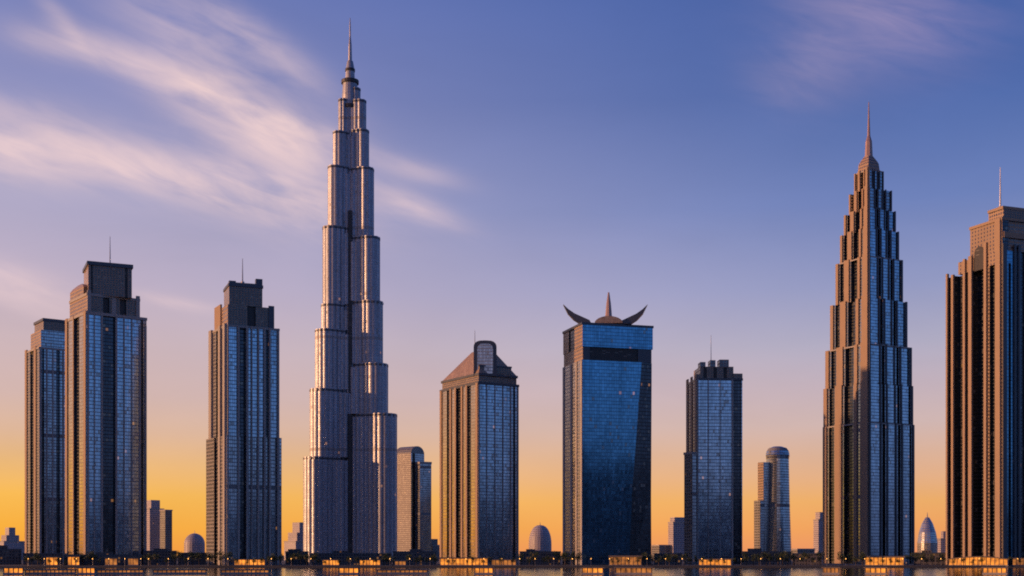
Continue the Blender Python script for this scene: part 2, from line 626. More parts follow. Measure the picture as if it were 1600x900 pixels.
def wing_poly(ang, L, hw, bay=8.0, bulge=1.7):
    """plan of one wing: straight flanks and a round nose, all scalloped into bays"""
    w = (math.cos(ang), math.sin(ang))
    sd_ = (-w[1], w[0])
    base = []
    nb = max(1, round((L - hw) / bay))
    for i in range(nb + 1):
        base.append(((L - hw) * i / nb, -hw))
    nn = max(4, round(math.pi * hw / bay))
    for i in range(1, nn):
        b = -math.pi / 2 + math.pi * i / nn
        base.append((L - hw + hw * math.cos(b), hw * math.sin(b)))
    for i in range(nb + 1):
        base.append(((L - hw) * (1 - i / nb), hw))
    pts = []
    for (ax, ay), (bx, by) in zip(base, base[1:]):
        l = math.hypot(bx - ax, by - ay)
        nx, ny = (by - ay) / l, -(bx - ax) / l
        for q in range(4):
            u = q / 4
            k = bulge * 4 * u * (1 - u)
            pts.append((ax + (bx - ax) * u + nx * k, ay + (by - ay) * u + ny * k))
    pts.append(base[-1])
    return [f.at(a * w[0] + b * sd_[0], a * w[1] + b * sd_[1]) for a, b in pts]


K = FPX and 1950 / FPX
wings = [
    (math.pi + R(30), [(70, 717), (60.5, 612), (52.5, 520), (43.5, 480), (41.5, 360), (33.5, 265), (25.5, 210), (17, 158)]),
    (-R(30), [(71, 650), (57.5, 572), (50, 475), (45.5, 375), (36, 267), (28.5, 207), (24, 160), (15, 140)]),
    (R(90), [(66, 600), (54, 500), (44, 400), (34, 300), (24, 220)]),
]
for wi, (ang, steps) in enumerate(wings):
    z0 = GZ
    for k, (ext, ytop) in enumerate(steps):
        z1 = f.z(ytop) + wi * .37
        e = ext * K
        hw = max(6.5, min(19, e * .34)) - .02 * k
        L = (e - hw) / .866 + hw if wi < 2 else e
        wt = t.part('wing_tier', MB().prism(wing_poly(ang, L, hw), z0, z1, 'super_glass', smooth=False))
        hb = 3.0
        t.part('louvre_band', MB().prism(wing_poly(ang, L + .35, hw + .35), z1 - hb - 1.2, z1 - 1.2, 'pier_dark', 'pier_dark', bottom=True), wt)
        if e > 20:
            hw2, L2 = hw * 1.28, max(hw * 1.6, L * .62)
            t.part('side_bay', MB().prism(wing_poly(ang, L2, hw2), z0, z1 - 5 - 1.3 * k, 'super_glass'), wt)
        z0 = z1
c0 = f.at(0, 0)
for za, zb2, dd in ((GZ, f.z(650), 33.0), (f.z(650), f.z(480), 28.5), (f.z(480), f.z(335), 23.5)):  # proud black strips, put in as the shade of the groove between wings
    t.part('groove_shade_strip', MB().prism([f.at(-4.0, -dd + 9), f.at(-2.6, -dd), f.at(2.6, -dd), f.at(4.0, -dd + 9)], za, zb2, 'louvre'))
core = t.part('core_shaft', MB().loft([(circle(*c0, 12.2, 18), GZ), (circle(*c0, 12.2, 18), f.z(150)), (circle(*c0, 10.8, 18), f.z(127))], 'super_glass'))
t.part('core_ring', MB().prism(circle(*c0, 13.4, 18), f.z(131), f.z(126), 'louvre', 'roof', bottom=True), core)
t.part('core_ring', MB().prism(circle(*c0, 14.4, 18), f.z(171), f.z(166), 'louvre', 'roof', bottom=True), core)
pin = t.part('pinnacle', MB().loft([(circle(*c0, 7.4, 14), f.z(128)), (circle(*c0, 6.6, 14), f.z(108)), (circle(*c0, 4.6, 14), f.z(96))], 'super_glass'))
t.part('pinnacle_ring', MB().prism(circle(*c0, 7.6, 14), f.z(112), f.z(108), 'louvre', 'roof', bottom=True), pin)
t.part('spire', needle(c0, f.z(97), f.z(28), 3.1, .5, 'steel', 10, [(2.4, f.z(70)), (1.3, f.z(58)), (1.1, f.z(40))]))

# hazy pair of round topped slabs right of the supertall
f = Frame(640, 2300)
t = Thing('office_tower', 'small mauve tower with barrel roof and lower right wing, tucked against the tallest tower', 'skyscraper', f.at(10, 30))
rc = f.rect(618, 642, 663)
zt = f.z(708)
body = t.part('tower_wall', shell(rc, GZ, zt, 'block_mauve', 'glass_grey', (), [(.1, .3, 2, 'glass_dark')]))
n = outward(rc[1], rc[2])
w = f.m(24)
ex = (n[1] * -1, n[0])
e2 = ((rc[2][0] - rc[1][0]), (rc[2][1] - rc[1][1]))
l2 = math.hypot(*e2)
e2 = (e2[0] / l2, e2[1] / l2)
dep = math.hypot(rc[0][0] - rc[1][0], rc[0][1] - rc[1][1])
prof = [(l2 / 2 - l2 / 2 * math.cos(math.pi * i / 12), zt + f.m(12) * math.sin(math.pi * i / 12)) for i in range(13)]
t.part('barrel_roof', MB().slab(list(reversed(prof)), rc[1], e2, (-n[0], -n[1]), dep, 'stone_grey'), body)
ra = f.rect(648, 656, 674, -6)
an = t.part('side_wing', shell(ra, GZ, f.z(724), 'glass_grey', 'glass_grey'))
cornice(t, ra, f.z(723), 4, 'pier_grey', an)

# tower with the copper roof
f = Frame(747, 1600)
t = Thing('glass_tower', 'mid height glass tower with copper pitched roof and arched dormer, golden left side', 'skyscraper', f.at(0, 45))
rc = f.rect(688, 747, 810, 0, .6)
zs = f.z(598)
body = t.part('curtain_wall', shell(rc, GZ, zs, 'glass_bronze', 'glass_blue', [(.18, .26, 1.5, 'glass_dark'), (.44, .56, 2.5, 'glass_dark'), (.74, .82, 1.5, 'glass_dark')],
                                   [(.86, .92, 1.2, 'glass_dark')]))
for a0, a1 in ((.0, .05), (.27, .31), (.40, .44), (.57, .61), (.69, .73), (.95, 1.0)):
    t.part('pier', strip(rc[0], rc[1], a0, a1, GZ, zs, 1.1, 'stone_pier'))
for a0, a1 in ((.0, .035), (.2, .22), (.40, .42), (.6, .62), (.79, .82), (.965, 1.0)):
    t.part('fin', strip(rc[1], rc[2], a0, a1, GZ, zs, .8, 'pier_grey'))
rb = f.rect(691, 748, 807, 1, .6)
fr = t.part('frieze', shell(rb, zs, f.z(585), 'stone_dark', 'stone_dark'))
cornice(t, rc, zs, 3, 'pier_dark', fr, 1.0)
cornice(t, rb, f.z(584), 3, 'pier_dark', fr, 1.6)
rtop = f.rect(737, 752, 770, 26, .6)
rs_ = f.rect(716, 749, 799, 5, .6)
st_ = t.part('roof_step', shell(rs_, f.z(584), f.z(570), 'copper', 'stone_dark'))
cornice(t, rs_, f.z(570), 2, 'pier_dark', st_, .6)
ro = t.part('pitched_roof', MB().loft([(grow(rb, .6), f.z(583)), (rtop, f.z(546, 26))], 'copper'))
pr = []
pw0, pw1 = f.r(740, 6), f.r(776, 6)
cxm, hwid = (pw0 + pw1) / 2, (pw1 - pw0) / 2
zb, zc = f.z(586), f.z(540)
prof = [(pw0, zb), (pw1, zb), (pw1, zc)] + [(cxm + hwid * math.copysign(abs(math.cos(a * math.pi / 10)) ** .6, math.cos(a * math.pi / 10)), zc + f.m(10) * math.sin(a * math.pi / 10)) for a in range(1, 10)] + [(pw0, zc)]
o0 = f.at(0, 8)
do = t.part('arched_dormer', MB().slab(prof, o0, f.rh, f.dh, 34, 'pier_dark'))
prof2 = [(cxm + (e - cxm) * .68, zb + (z - zb) * .84 + 3) for e, z in prof]
t.part('dormer_glass', MB().slab(prof2, f.at(0, 7.4), f.rh, f.dh, 1.2, 'glass_silver'), do)
antenna(t, f.p(742, 18), f.z(541), f.z(512), .6, ro)

# tower with the horned crown
f = Frame(910, 1400)
t = Thing('glass_tower', 'deep blue glass tower with two curved horns and a central mast on its roof', 'skyscraper', f.at(40, 45))
rc = f.rect(880, 910, 1020, 0, 1.3)
zs = f.z(562)
l, c, r, k = rc
zc2 = f.z(775)


def on(a, b, t0):
    return lerp(a, b, t0)


def facet_poly(tf, dep):
    q = on(c, r, tf)
    nn = outward(c, r)
    re = (r[0] - nn[0] * dep, r[1] - nn[1] * dep)
    ql, qm = on(l, c, .45), on(l, c, .7)
    return [l, ql, qm, c, q, re, k]


zsplit = f.z(700)
rings = [(facet_poly(.66, 4), GZ), (facet_poly(.70, 5), zc2), (facet_poly(.84, 3), zs)]
mbb = MB()
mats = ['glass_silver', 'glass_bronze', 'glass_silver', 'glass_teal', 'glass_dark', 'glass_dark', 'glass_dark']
for (p0, z0), (p1, z1) in zip(rings, rings[1:]):
    u = 0
    for i in range(7):
        a, b2, c2, d2 = p0[i], p0[(i + 1) % 7], p1[(i + 1) % 7], p1[i]
        ll = math.hypot(b2[0] - a[0], b2[1] - a[1])
        mbb.face([(*a, z0), (*b2, z0), (*c2, z1), (*d2, z1)], mats[i], [(u, z0), (u + ll, z0), (u + ll, z1), (u, z1)])
        u += ll
mbb.face([(*p, zs) for p in rings[-1][0]], 'roof')
body = t.part('curtain_wall', mbb)
for a0, a1 in ((.0, .08), (.40, .48), (.68, .74), (.93, 1.0)):
    t.part('fin', strip(l, c, a0, a1, GZ, zs, .8, 'pier_grey'), body)
zp = f.z(541)
hb = t.part('plant_floor', shell(f.rect(881, 910.5, 1018, .8, 1.3), zs, zp, 'stone_warm', 'pier_dark', (), [(.10, .80, 1.2, 'louvre')]))
hc = t.part('crown_storey', shell(rc, zp, f.z(505), 'stone_warm', 'glass_teal', [(.3, .6, 1.2, 'glass_dark')], ()))
cornice(t, rc, f.z(505), 2.5, 'pier_dark', hc, .8)


def hornpts(pts, d):
    return [(f.r(px, d), f.z(py, d)) for px, py in pts]


lh = [(906, 505), (896, 498.5), (887, 489), (880, 475), (888, 482.5), (898, 489.5), (909, 494.5), (921, 500), (924, 505)]
rh = [(1900 - px - 8, py + 1.5) for px, py in reversed(lh)]
t.part('roof_horn', MB().slab(hornpts(lh, 14), f.at(0, 14), f.rh, f.dh, 9, 'pier_dark'), label='left curved roof horn')
t.part('roof_horn', MB().slab(hornpts(rh, 14), f.at(0, 14), f.rh, f.dh, 9, 'pier_dark'), label='right curved roof horn')
vt = [(f.r(951 + 22 * math.cos(math.pi * i / 12), 12), f.z(505 - 11 * math.sin(math.pi * i / 12), 12)) for i in range(13)]
t.part('roof_vault', MB().slab(vt, f.at(0, 12), f.rh, f.dh, 30, 'copper'))
mast_c = f.p(951, 18)
t.part('mast', needle(mast_c, f.z(506), f.z(452), 5.2, .8, 'rose_metal', 8, [(3.8, f.z(490)), (2.6, f.z(470))]))

# slim tower with battlement crown
f = Frame(1089, 1545)
t = Thing('glass_tower', 'mid height tower with toothed crown and sunlit stone left edge, right of the horned tower', 'skyscraper', f.at(20, 35))
rc = f.rect(1073, 1089, 1160)
zs = f.z(592)
body = t.part('curtain_wall', shell(rc, GZ, zs, 'stone_warm', 'glass_blue', (), [(.80, .98, 2.5, 'glass_dark'), ]))
for a0, a1 in ((.0, .18), (.42, .58), (.82, 1.0)):
    t.part('pier', strip(rc[0], rc[1], a0, a1, GZ, zs + 6, .9, 'stone_pier'))
for a0, a1 in ((.0, .03), (.24, .255), (.5, .515), (.76, .795)):
    t.part('fin', strip(rc[1], rc[2], a0, a1, GZ, zs, .9, 'pier_grey'))
an = t.part('side_wing', shell(f.rect(1069, 1082, 1096, -5), GZ, f.z(708), 'stone_grey', 'glass_grey'))
cornice(t, f.rect(1069, 1082, 1096, -5), f.z(708), 3, 'pier_grey', an)
r2 = f.rect(1084, 1094, 1146, 4)
cr = t.part('crown', shell(r2, zs, f.z(572), 'stone_warm', 'stone_dark', (), [(.1, .2, 1, 'louvre'), (.4, .5, 1, 'louvre'), (.7, .8, 1, 'louvre')]))
for a0, a1, yy in ((.0, .16, 565), (.30, .46, 562), (.58, .86, 561)):
    t.part('battlement', strip(r2[1], r2[2], a0, a1, f.z(573), f.z(yy), .5, 'stone_grey', 14), cr)
for a0, a1, yy in ((.0, .12, 585), (.80, 1.0, 583)):
    t.part('shoulder_block', strip(rc[1], rc[2], a0, a1, zs, f.z(yy), .6, 'stone_dark', 14), body)
cornice(t, rc, zs, 2.5, 'pier_dark', body)
antenna(t, f.p(1111, 18), f.z(572), f.z(520), .55, cr)

# small round-topped tower
f = Frame(1215, 1900)
t = Thing('office_tower', 'small dark blue rounded tower with wider cap, between a toothed tower and a stepped spire', 'skyscraper', f.at(0, 16))
cc = f.at(0, 16)
r0, r1 = f.m(20), f.m(18)
sh = t.part('round_shaft', MB().loft([(circle(*cc, f.m(22), 24), GZ), (circle(*cc, f.m(19), 24), f.z(790)), (circle(*cc, f.m(17.5), 24), f.z(716))], 'glass_grey'))
t.part('cap', MB().loft([(circle(*cc, f.m(17.8), 24), f.z(716)), (circle(*cc, f.m(18.6), 24), f.z(710)), (circle(*cc, f.m(17.6), 24), f.z(704)), (circle(*cc, f.m(14), 24), f.z(699)), (circle(*cc, f.m(7), 24), f.z(696.5))], 'glass_grey'))
an = t.part('side_wing', shell(f.rect(1184, 1193, 1204, -4), GZ, f.z(722), 'stone_warm', 'glass_silver'))
an2 = t.part('low_wing', shell(f.rect(1178, 1188, 1198, -9), GZ, f.z(782), 'stone_grey', 'glass_grey'))

# stepped supertall with spire
f = Frame(1357, 1600)
t = Thing('supertall_tower', 'stepped dark tower with sunlit stone ribs climbing to a pointed spire', 'skyscraper', f.at(0, 50))
tiers = [(1287, 1428, 660), (1288, 1426, 598), (1291, 1424, 537), (1298.5, 1417, 465), (1307, 1410, 400), (1314, 1404, 356), (1320, 1399, 325), (1328, 1393, 294), (1336, 1380, 265)]
z0 = GZ
for i, (pl, pr_, yt) in enumerate(tiers):
    z1 = f.z(yt, 2 * i)
    d0 = 2.0 * i
    rc = f.rect(pl, 1357, pr_, d0)
    lo = i < 7
    tp = t.part('setback_tier', shell(rc, z0, z1, 'glass_grey' if lo else 'stone_rib', 'glass_blue' if lo else 'glass_grey',
                [(.12, .24, 3, 'glass_dark'), (.46, .66, 5, 'glass_dark')],
                [(.30, .37, 3, 'glass_dark'), (.64, .70, 3, 'glass_dark'), (.9, .94, 2, 'glass_dark')]))
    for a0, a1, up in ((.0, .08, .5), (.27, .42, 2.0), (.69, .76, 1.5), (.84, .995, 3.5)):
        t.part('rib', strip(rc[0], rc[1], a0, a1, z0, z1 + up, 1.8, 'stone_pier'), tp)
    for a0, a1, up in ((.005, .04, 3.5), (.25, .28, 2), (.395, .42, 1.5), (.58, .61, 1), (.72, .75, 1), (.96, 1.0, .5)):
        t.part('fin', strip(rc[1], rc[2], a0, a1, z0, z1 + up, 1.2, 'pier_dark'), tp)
    if i in (0, 2, 4, 8):
        cornice(t, rc, z1, 1.6, 'pier_grey', tp, .35)
    z0 = z1
ctop = centre(rc)
rc = f.rect(1340, 1357, 1375, 22)
cr = t.part('crown', MB().loft([(rc, z0), (f.rect(1341.5, 1357, 1373, 23), f.z(253, 23)), (f.rect(1345, 1357, 1369, 26), f.z(248, 26)), (f.rect(1350, 1357, 1364, 30), f.z(243, 30))], 'stone_warm'))
cs = centre(rc)
cs = f.p(1357.5, 38)
t.part('spire', needle(cs, f.z(247, 38), f.z(160, 38), 5.2, .5, 'rose_metal', 8, [(4.2, f.z(222, 38)), (2.0, f.z(213, 38)), (1.3, f.z(190, 38))]))

# right edge tower
f = Frame(1566, 1350)
t = Thing('stone_tower', 'massive stone ribbed tower with stepped top and thin mast, cut off by the right edge', 'skyscraper', f.at(20, 60))
cut = [(1480, 412, 0), (1499, 391, 1), (1517, 343, 2)]
rc = f.rect(1480, 1566, 1662)
L0 = rc[0]
z1 = f.z(410)
body = t.part('tower_wall', shell(rc, GZ, z1, 'stone_rib', 'glass_teal', [(.03, .10, 3, 'glass_dark'), (.14, .32, 7, 'glass_dark'), (.36, .42, 3, 'glass_dark'), (.48, .70, 10, 'glass_dark'), (.78, .88, 4, 'glass_dark')],
                                 [(.10, .14, 2, 'glass_dark'), (.30, .42, 4, 'glass_dark'), (.6, .72, 4, 'glass_dark')]))
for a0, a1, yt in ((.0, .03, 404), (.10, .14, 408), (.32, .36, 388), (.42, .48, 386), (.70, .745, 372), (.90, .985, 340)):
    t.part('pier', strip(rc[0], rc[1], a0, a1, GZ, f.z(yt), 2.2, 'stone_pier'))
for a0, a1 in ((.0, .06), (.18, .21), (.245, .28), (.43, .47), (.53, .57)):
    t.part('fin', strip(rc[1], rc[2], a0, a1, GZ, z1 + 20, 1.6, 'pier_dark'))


def cutrect(t0, t1=1.0):
    l2_, k2_ = lerp(rc[0], rc[1], t0), lerp(rc[3], rc[2], t0)
    return [l2_, rc[1], lerp(rc[1], rc[2], t1), lerp(k2_, lerp(l2_, k2_, 0), 0) if t1 == 1 else lerp(l2_, k2_, t1)]


q1 = cutrect(.21)
t1 = t.part('setback_tier', shell(q1, z1, f.z(390), 'stone_rib', 'glass_teal', [(.36, .60, 8, 'glass_dark')], [(.30, .42, 4, 'glass_dark')]))
q2 = cutrect(.43)
t2 = t.part('setback_tier', shell(q2, f.z(390), f.z(341), 'stone_rib', 'glass_dark', (), [(.1, .9, 1.5, 'stone_warm')]))
cornice(t, q2, f.z(341), 3, 'stone_pier', t2, .9)
q3 = cutrect(.72)
q3 = [lerp(q3[i], centre(q3), .06) for i in range(4)]
t3 = t.part('crown', shell(q3, f.z(341), f.z(323), 'stone_warm', 'stone_dark'))
cornice(t, q3, f.z(323), 3, 'stone_pier', t3, .9)
n = outward(rc[0], rc[1])
e = ((rc[1][0] - rc[0][0]), (rc[1][1] - rc[0][1]))
le = math.hypot(*e)
e = (e[0] / le, e[1] / le)
aw = le * .09
prof = [(-aw, f.z(412)), (aw, f.z(412)), (aw, f.z(386))] + [(aw * math.cos(a * math.pi / 8), f.z(386) + f.m(12) * math.sin(a * math.pi / 8)) for a in range(1, 8)] + [(-aw, f.z(386))]
oc = lerp(rc[0], rc[1], .60)
t.part('arched_window', MB().slab(prof, (oc[0] + n[0] * .5, oc[1] + n[1] * .5), e, (-n[0], -n[1]), 2.0, 'louvre'), t2)
zband = f.z(366)
t.part('belt_course', strip(q2[1], q2[2], .02, .98, zband - 3, zband + 3, 1.0, 'stone_pier'), t2)
antenna(t, f.p(1563, 22), f.z(323), f.z(252), 1.0, t3)

# ------------------------------------------------------------------ small far buildings between the towers
FAR = 'far small buildings between the towers'


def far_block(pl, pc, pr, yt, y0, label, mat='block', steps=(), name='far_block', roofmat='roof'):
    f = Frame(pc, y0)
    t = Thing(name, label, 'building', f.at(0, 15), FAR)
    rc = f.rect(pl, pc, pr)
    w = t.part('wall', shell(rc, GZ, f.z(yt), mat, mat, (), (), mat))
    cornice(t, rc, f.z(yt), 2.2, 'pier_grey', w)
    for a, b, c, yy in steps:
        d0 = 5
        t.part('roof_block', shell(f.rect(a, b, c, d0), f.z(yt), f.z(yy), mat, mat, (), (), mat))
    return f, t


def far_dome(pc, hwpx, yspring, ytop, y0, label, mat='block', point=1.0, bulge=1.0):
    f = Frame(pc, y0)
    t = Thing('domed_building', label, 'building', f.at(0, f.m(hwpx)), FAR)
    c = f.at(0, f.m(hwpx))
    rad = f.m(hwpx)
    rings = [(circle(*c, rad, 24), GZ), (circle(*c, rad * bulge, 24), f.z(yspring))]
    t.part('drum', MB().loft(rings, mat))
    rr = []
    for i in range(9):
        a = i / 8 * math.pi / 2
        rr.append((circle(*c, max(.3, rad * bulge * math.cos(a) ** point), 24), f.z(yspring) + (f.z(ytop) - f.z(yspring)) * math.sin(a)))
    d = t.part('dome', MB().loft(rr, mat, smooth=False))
    t.part('finial', needle(c, f.z(ytop) - 1, f.z(ytop) + 6, .8, .2), d)


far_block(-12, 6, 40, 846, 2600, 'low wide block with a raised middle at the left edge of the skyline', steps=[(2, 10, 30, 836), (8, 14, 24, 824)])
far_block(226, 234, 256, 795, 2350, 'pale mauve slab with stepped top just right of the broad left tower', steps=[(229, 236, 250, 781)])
far_block(250, 258, 269, 797, 2330, 'narrow dark slab pressed to the right side of a pale mauve slab', 'stone_grey')
far_dome(304, 16, 850, 833, 2500, 'low domed building between the mauve slabs and the second tower')
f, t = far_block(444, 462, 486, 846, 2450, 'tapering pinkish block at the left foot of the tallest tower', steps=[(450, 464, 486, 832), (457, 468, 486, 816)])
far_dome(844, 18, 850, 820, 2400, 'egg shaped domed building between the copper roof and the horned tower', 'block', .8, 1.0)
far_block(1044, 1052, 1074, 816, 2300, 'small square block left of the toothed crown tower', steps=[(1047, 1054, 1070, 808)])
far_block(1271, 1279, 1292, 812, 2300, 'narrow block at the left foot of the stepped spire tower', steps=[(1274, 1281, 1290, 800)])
f = Frame(1449, 2200)
t = Thing('pointed_tower', 'small blue bullet shaped tower between the stepped spire tower and the right edge tower', 'building', f.at(0, 16), FAR)
c = f.at(0, f.m(15))
t.part('shaft', MB().loft([(circle(*c, f.m(15), 20), GZ), (circle(*c, f.m(15.5), 20), f.z(848)), (circle(*c, f.m(13), 20), f.z(832)), (circle(*c, f.m(8.5), 20), f.z(818)), (circle(*c, f.m(3), 20), f.z(808))], 'glass_silver'))
t.part('finial', needle(c, f.z(809), f.z(800), 1.2, .3))
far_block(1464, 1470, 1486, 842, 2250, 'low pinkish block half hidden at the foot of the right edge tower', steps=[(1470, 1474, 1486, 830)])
far_block(664, 676, 694, 852, 2350, 'low stepped block between the barrel roofed tower and the copper roofed tower', 'stone_grey', steps=[(664, 672, 684, 842)])
far_block(1018, 1030, 1046, 852, 2300, 'low dim block right beside the horned tower', 'stone_grey')
far_block(1232, 1246, 1273, 858, 2200, 'low wide block between the rounded tower and the stepped spire tower', 'stone_grey')

# ------------------------------------------------------------------ waterfront
LOW = 'low blocks along the waterfront'


def low_block(p0, p1, yt, y0, label, pent=None):
    f = Frame((p0 + p1) / 2, y0)
    t = Thing('low_block', label, 'building', f.at(0, 14), LOW)
    w = f.r(p1) - f.r(p0)
    a, b = f.at(-w / 2, 0), f.at(w / 2, 0)
    c, d = f.at(w / 2, 28), f.at(-w / 2, 28)
    wl = t.part('wall', MB().prism([a, b, c, d], GZ, f.z(yt), 'block_dark'))
    t.part('parapet', MB().prism(grow([a, b, c, d], .3), f.z(yt) - .8, f.z(yt) + .5, 'pier_dark', 'roof', bottom=True), wl)
    if pent:
        q0, q1 = f.r(pent[0], 8), f.r(pent[1], 8)
        t.part('plant_room', MB().prism([f.at(q0, 8), f.at(q1, 8), f.at(q1, 18), f.at(q0, 18)], f.z(yt), f.z(pent[2], 8), 'block_dark'))


for p0, p1, yt, y0, lab, pent in [
    (-30, 34, 858, 1440, 'dark waterfront block at the extreme left below the domed roofs', (-4, 12, 852)),
    (36, 98, 865, 1425, 'low dark waterfront block below the half hidden slim tower', None),
    (100, 222, 867, 1380, 'long low dark waterfront block below the broad left tower', (150, 176, 863)),
    (224, 276, 861, 1440, 'dark waterfront block below the pale mauve slabs', (240, 262, 857)),
    (278, 322, 864, 1450, 'dark waterfront block below the small dome left of the second tower', None),
    (446, 482, 862, 1450, 'dark waterfront block between the second tower and the tallest tower', (450, 470, 858)),
    (484, 612, 865, 1440, 'long dark waterfront block across the foot of the tallest tower', (520, 545, 861)),
    (614, 682, 862, 1435, 'dark waterfront block below the barrel roofed tower', (640, 660, 858)),
    (812, 876, 862, 1440, 'dark waterfront block below the egg shaped dome', (822, 836, 858)),
    (1022, 1066, 865, 1440, 'dark waterfront block right of the horned tower', None),
    (1160, 1236, 862, 1440, 'dark waterfront block below the small rounded tower', (1168, 1190, 857)),
    (1238, 1284, 865, 1430, 'dark waterfront block left of the stepped spire tower', None),
    (1428, 1480, 864, 1440, 'dark waterfront block below the bullet shaped tower', (1440, 1456, 860)),
]:
    low_block(p0, p1, yt, y0, lab, pent)

PAV = 'lit pavilions along the waterfront'


def pavilion(p0, p1, ytop, y0, label, n, floor=GZ, lit='lit', arch=0.0, dep=12.0, name='waterfront_pavilion', hgt=None):
    """a lamp lit hall: plinth, columns, glazed bays between them, overhanging roof"""
    f = Frame((p0 + p1) / 2, y0)
    t = Thing(name, label, 'pavilion', (*f.at(0, dep / 2), floor), PAV)
    w = f.r(p1) - f.r(p0)
    zt = f.z(ytop)
    t.part('plinth', MB().prism([f.at(-w / 2 - .6, -.8), f.at(w / 2 + .6, -.8), f.at(w / 2 + .6, dep + .8), f.at(-w / 2 - .6, dep + .8)], floor - .8 if floor > 1 else -.6, floor + .6, 'pier_grey', 'pier_grey', bottom=True))
    rh_ = max(.9, (zt - floor) * .16)
    seg = 12
    bot = [(-w / 2 - 1.2 + (w + 2.4) * i / seg, zt - rh_ + arch * (math.sin(math.pi * i / seg))) for i in range(seg + 1)]
    top = [(e, z + rh_) for e, z in reversed(bot)]
    t.part('roof', MB().slab(bot + top, f.at(0, -1.6), f.rh, f.dh, dep + 3.2, 'canopy'))
    bw = w / n
    for i in range(n + 1):
        x = -w / 2 + bw * i
        zz = zt - rh_ + arch * max(0, math.sin(math.pi * max(0, min(1, (x + w / 2 + 1.2) / (w + 2.4)))))
        t.part('column', MB().prism([f.at(x - .35, -.1), f.at(x + .35, -.1), f.at(x + .35, .7), f.at(x - .35, .7)], floor + .6, zz, 'canopy', 'canopy'))
    for i in range(n):
        x0, x1 = -w / 2 + bw * i + .36, -w / 2 + bw * (i + 1) - .36
        za = zt - rh_ + arch * math.sin(math.pi * (x0 + w / 2 + 1.2) / (w + 2.4))
        zb_ = zt - rh_ + arch * math.sin(math.pi * (x1 + w / 2 + 1.2) / (w + 2.4))
        t.part('lit_window', MB().slab([(x0, floor + .6), (x1, floor + .6), (x1, zb_ - .05), (x0, za - .05)], f.at(0, .15), f.rh, f.dh, .3, lit))
    wb = [f.at(-w / 2 + .3, 1.2), f.at(w / 2 - .3, 1.2), f.at(w / 2 - .3, dep), f.at(-w / 2 + .3, dep)]
    t.part('rear_hall', MB().prism(wb, floor + .6, zt - rh_ - .3, 'block_dark'))
    return t


pavilion(72, 90, 869, 1352, 'small lit kiosk on the quay below the half hidden slim tower', 3)
pavilion(106, 124, 868, 1352, 'small lit kiosk on the quay below the golden side of the broad tower', 3)
pavilion(164, 183, 871, 1352, 'small dim kiosk on the quay under the middle of the broad left tower', 3, lit='lit_soft')
pavilion(200, 216, 871, 1352, 'small dim kiosk on the quay under the right side of the broad left tower', 2, lit='lit_soft')
pavilion(366, 414, 873, 1350, 'long lit hall on the quay below the second tower', 8)
pavilion(504, 530, 874, 1346, 'bright hall on the quay below the left wing of the tallest tower', 5)
pavilion(562, 594, 874, 1346, 'bright hall on the quay below the right wing of the tallest tower', 6)
pavilion(617, 634, 876, 1346, 'small dim kiosk on the quay right of the tallest tower', 3, lit='lit_soft')
pavilion(688, 762, 871, 1348, 'long bright hall on the quay below the golden side of the copper roofed tower', 12)
pavilion(768, 806, 874, 1350, 'dim hall on the quay below the blue side of the copper roofed tower', 6, lit='lit_soft')
pavilion(952, 1002, 868, 1356, 'dim hall on the quay at the foot of the horned tower', 8, lit='lit_soft')
pavilion(1092, 1142, 873, 1348, 'lit hall on the quay at the foot of the toothed crown tower', 8)
pavilion(1352, 1412, 869, 1348, 'tall bright hall on the quay at the foot of the stepped spire tower', 9)
pavilion(1482, 1574, 873, 1340, 'wide bright hall with bowed roof on the quay at the right edge tower', 14, arch=2.6)
pavilion(1582, 1612, 872, 1348, 'dim hall on the quay cut by the right edge', 5, lit='lit_soft')
# glowing floats added to stand in for amber glow on the water
for p0, p1, yt, y0, lab, n, lt in [
    (40, 118, 889.5, 900, 'long low floating terrace added for amber glow on the water left of the broad tower', 12, 'lit_soft'),
    (152, 224, 889.5, 900, 'low floating terrace added for amber glow on the water under the broad left tower', 11, 'lit_soft'),
    (240, 322, 889.5, 900, 'long low floating terrace added for amber glow on the water below the small left dome', 12, 'lit_soft'),
    (346, 420, 889.5, 900, 'low dim floating terrace added for amber glow on the water below the second tower', 11, 'lit_soft'),
    (590, 668, 889.5, 900, 'low dim floating terrace added for amber glow on the water right of the tallest tower', 11, 'lit_soft'),
    (6, 36, 886, 880, 'floating pavilion added for amber glow on the water at the far left', 4, 'lit'),
    (122, 148, 886, 880, 'floating pavilion added for amber glow on the water in front of the broad left tower', 4, 'lit'),
    (530, 560, 886, 880, 'floating pavilion added for amber glow on the water in front of the tallest tower', 4, 'lit'),
    (742, 770, 886, 880, 'floating pavilion added for amber glow on the water in front of the copper roofed tower', 4, 'lit'),
    (910, 942, 886, 880, 'smaller floating pavilion added for amber glow on the water in front of the horned tower', 4, 'lit'),
    (962, 1018, 886, 880, 'larger floating pavilion added for amber glow on the water in front of the horned tower', 7, 'lit_soft'),
    (1286, 1310, 886, 880, 'floating dim pavilion added for amber glow on the water, left before the stepped spire tower', 4, 'lit_soft'),
    (1352, 1384, 886, 880, 'floating bright pavilion added for amber glow on the water before the stepped spire tower', 4, 'lit'),
    (1536, 1572, 886, 880, 'floating bright pavilion added for amber glow on the water before the right edge tower', 5, 'lit'),
]:
    pavilion(p0, p1, yt, y0, lab, n, floor=.7, lit=lt, dep=9, name='added_glow_float')


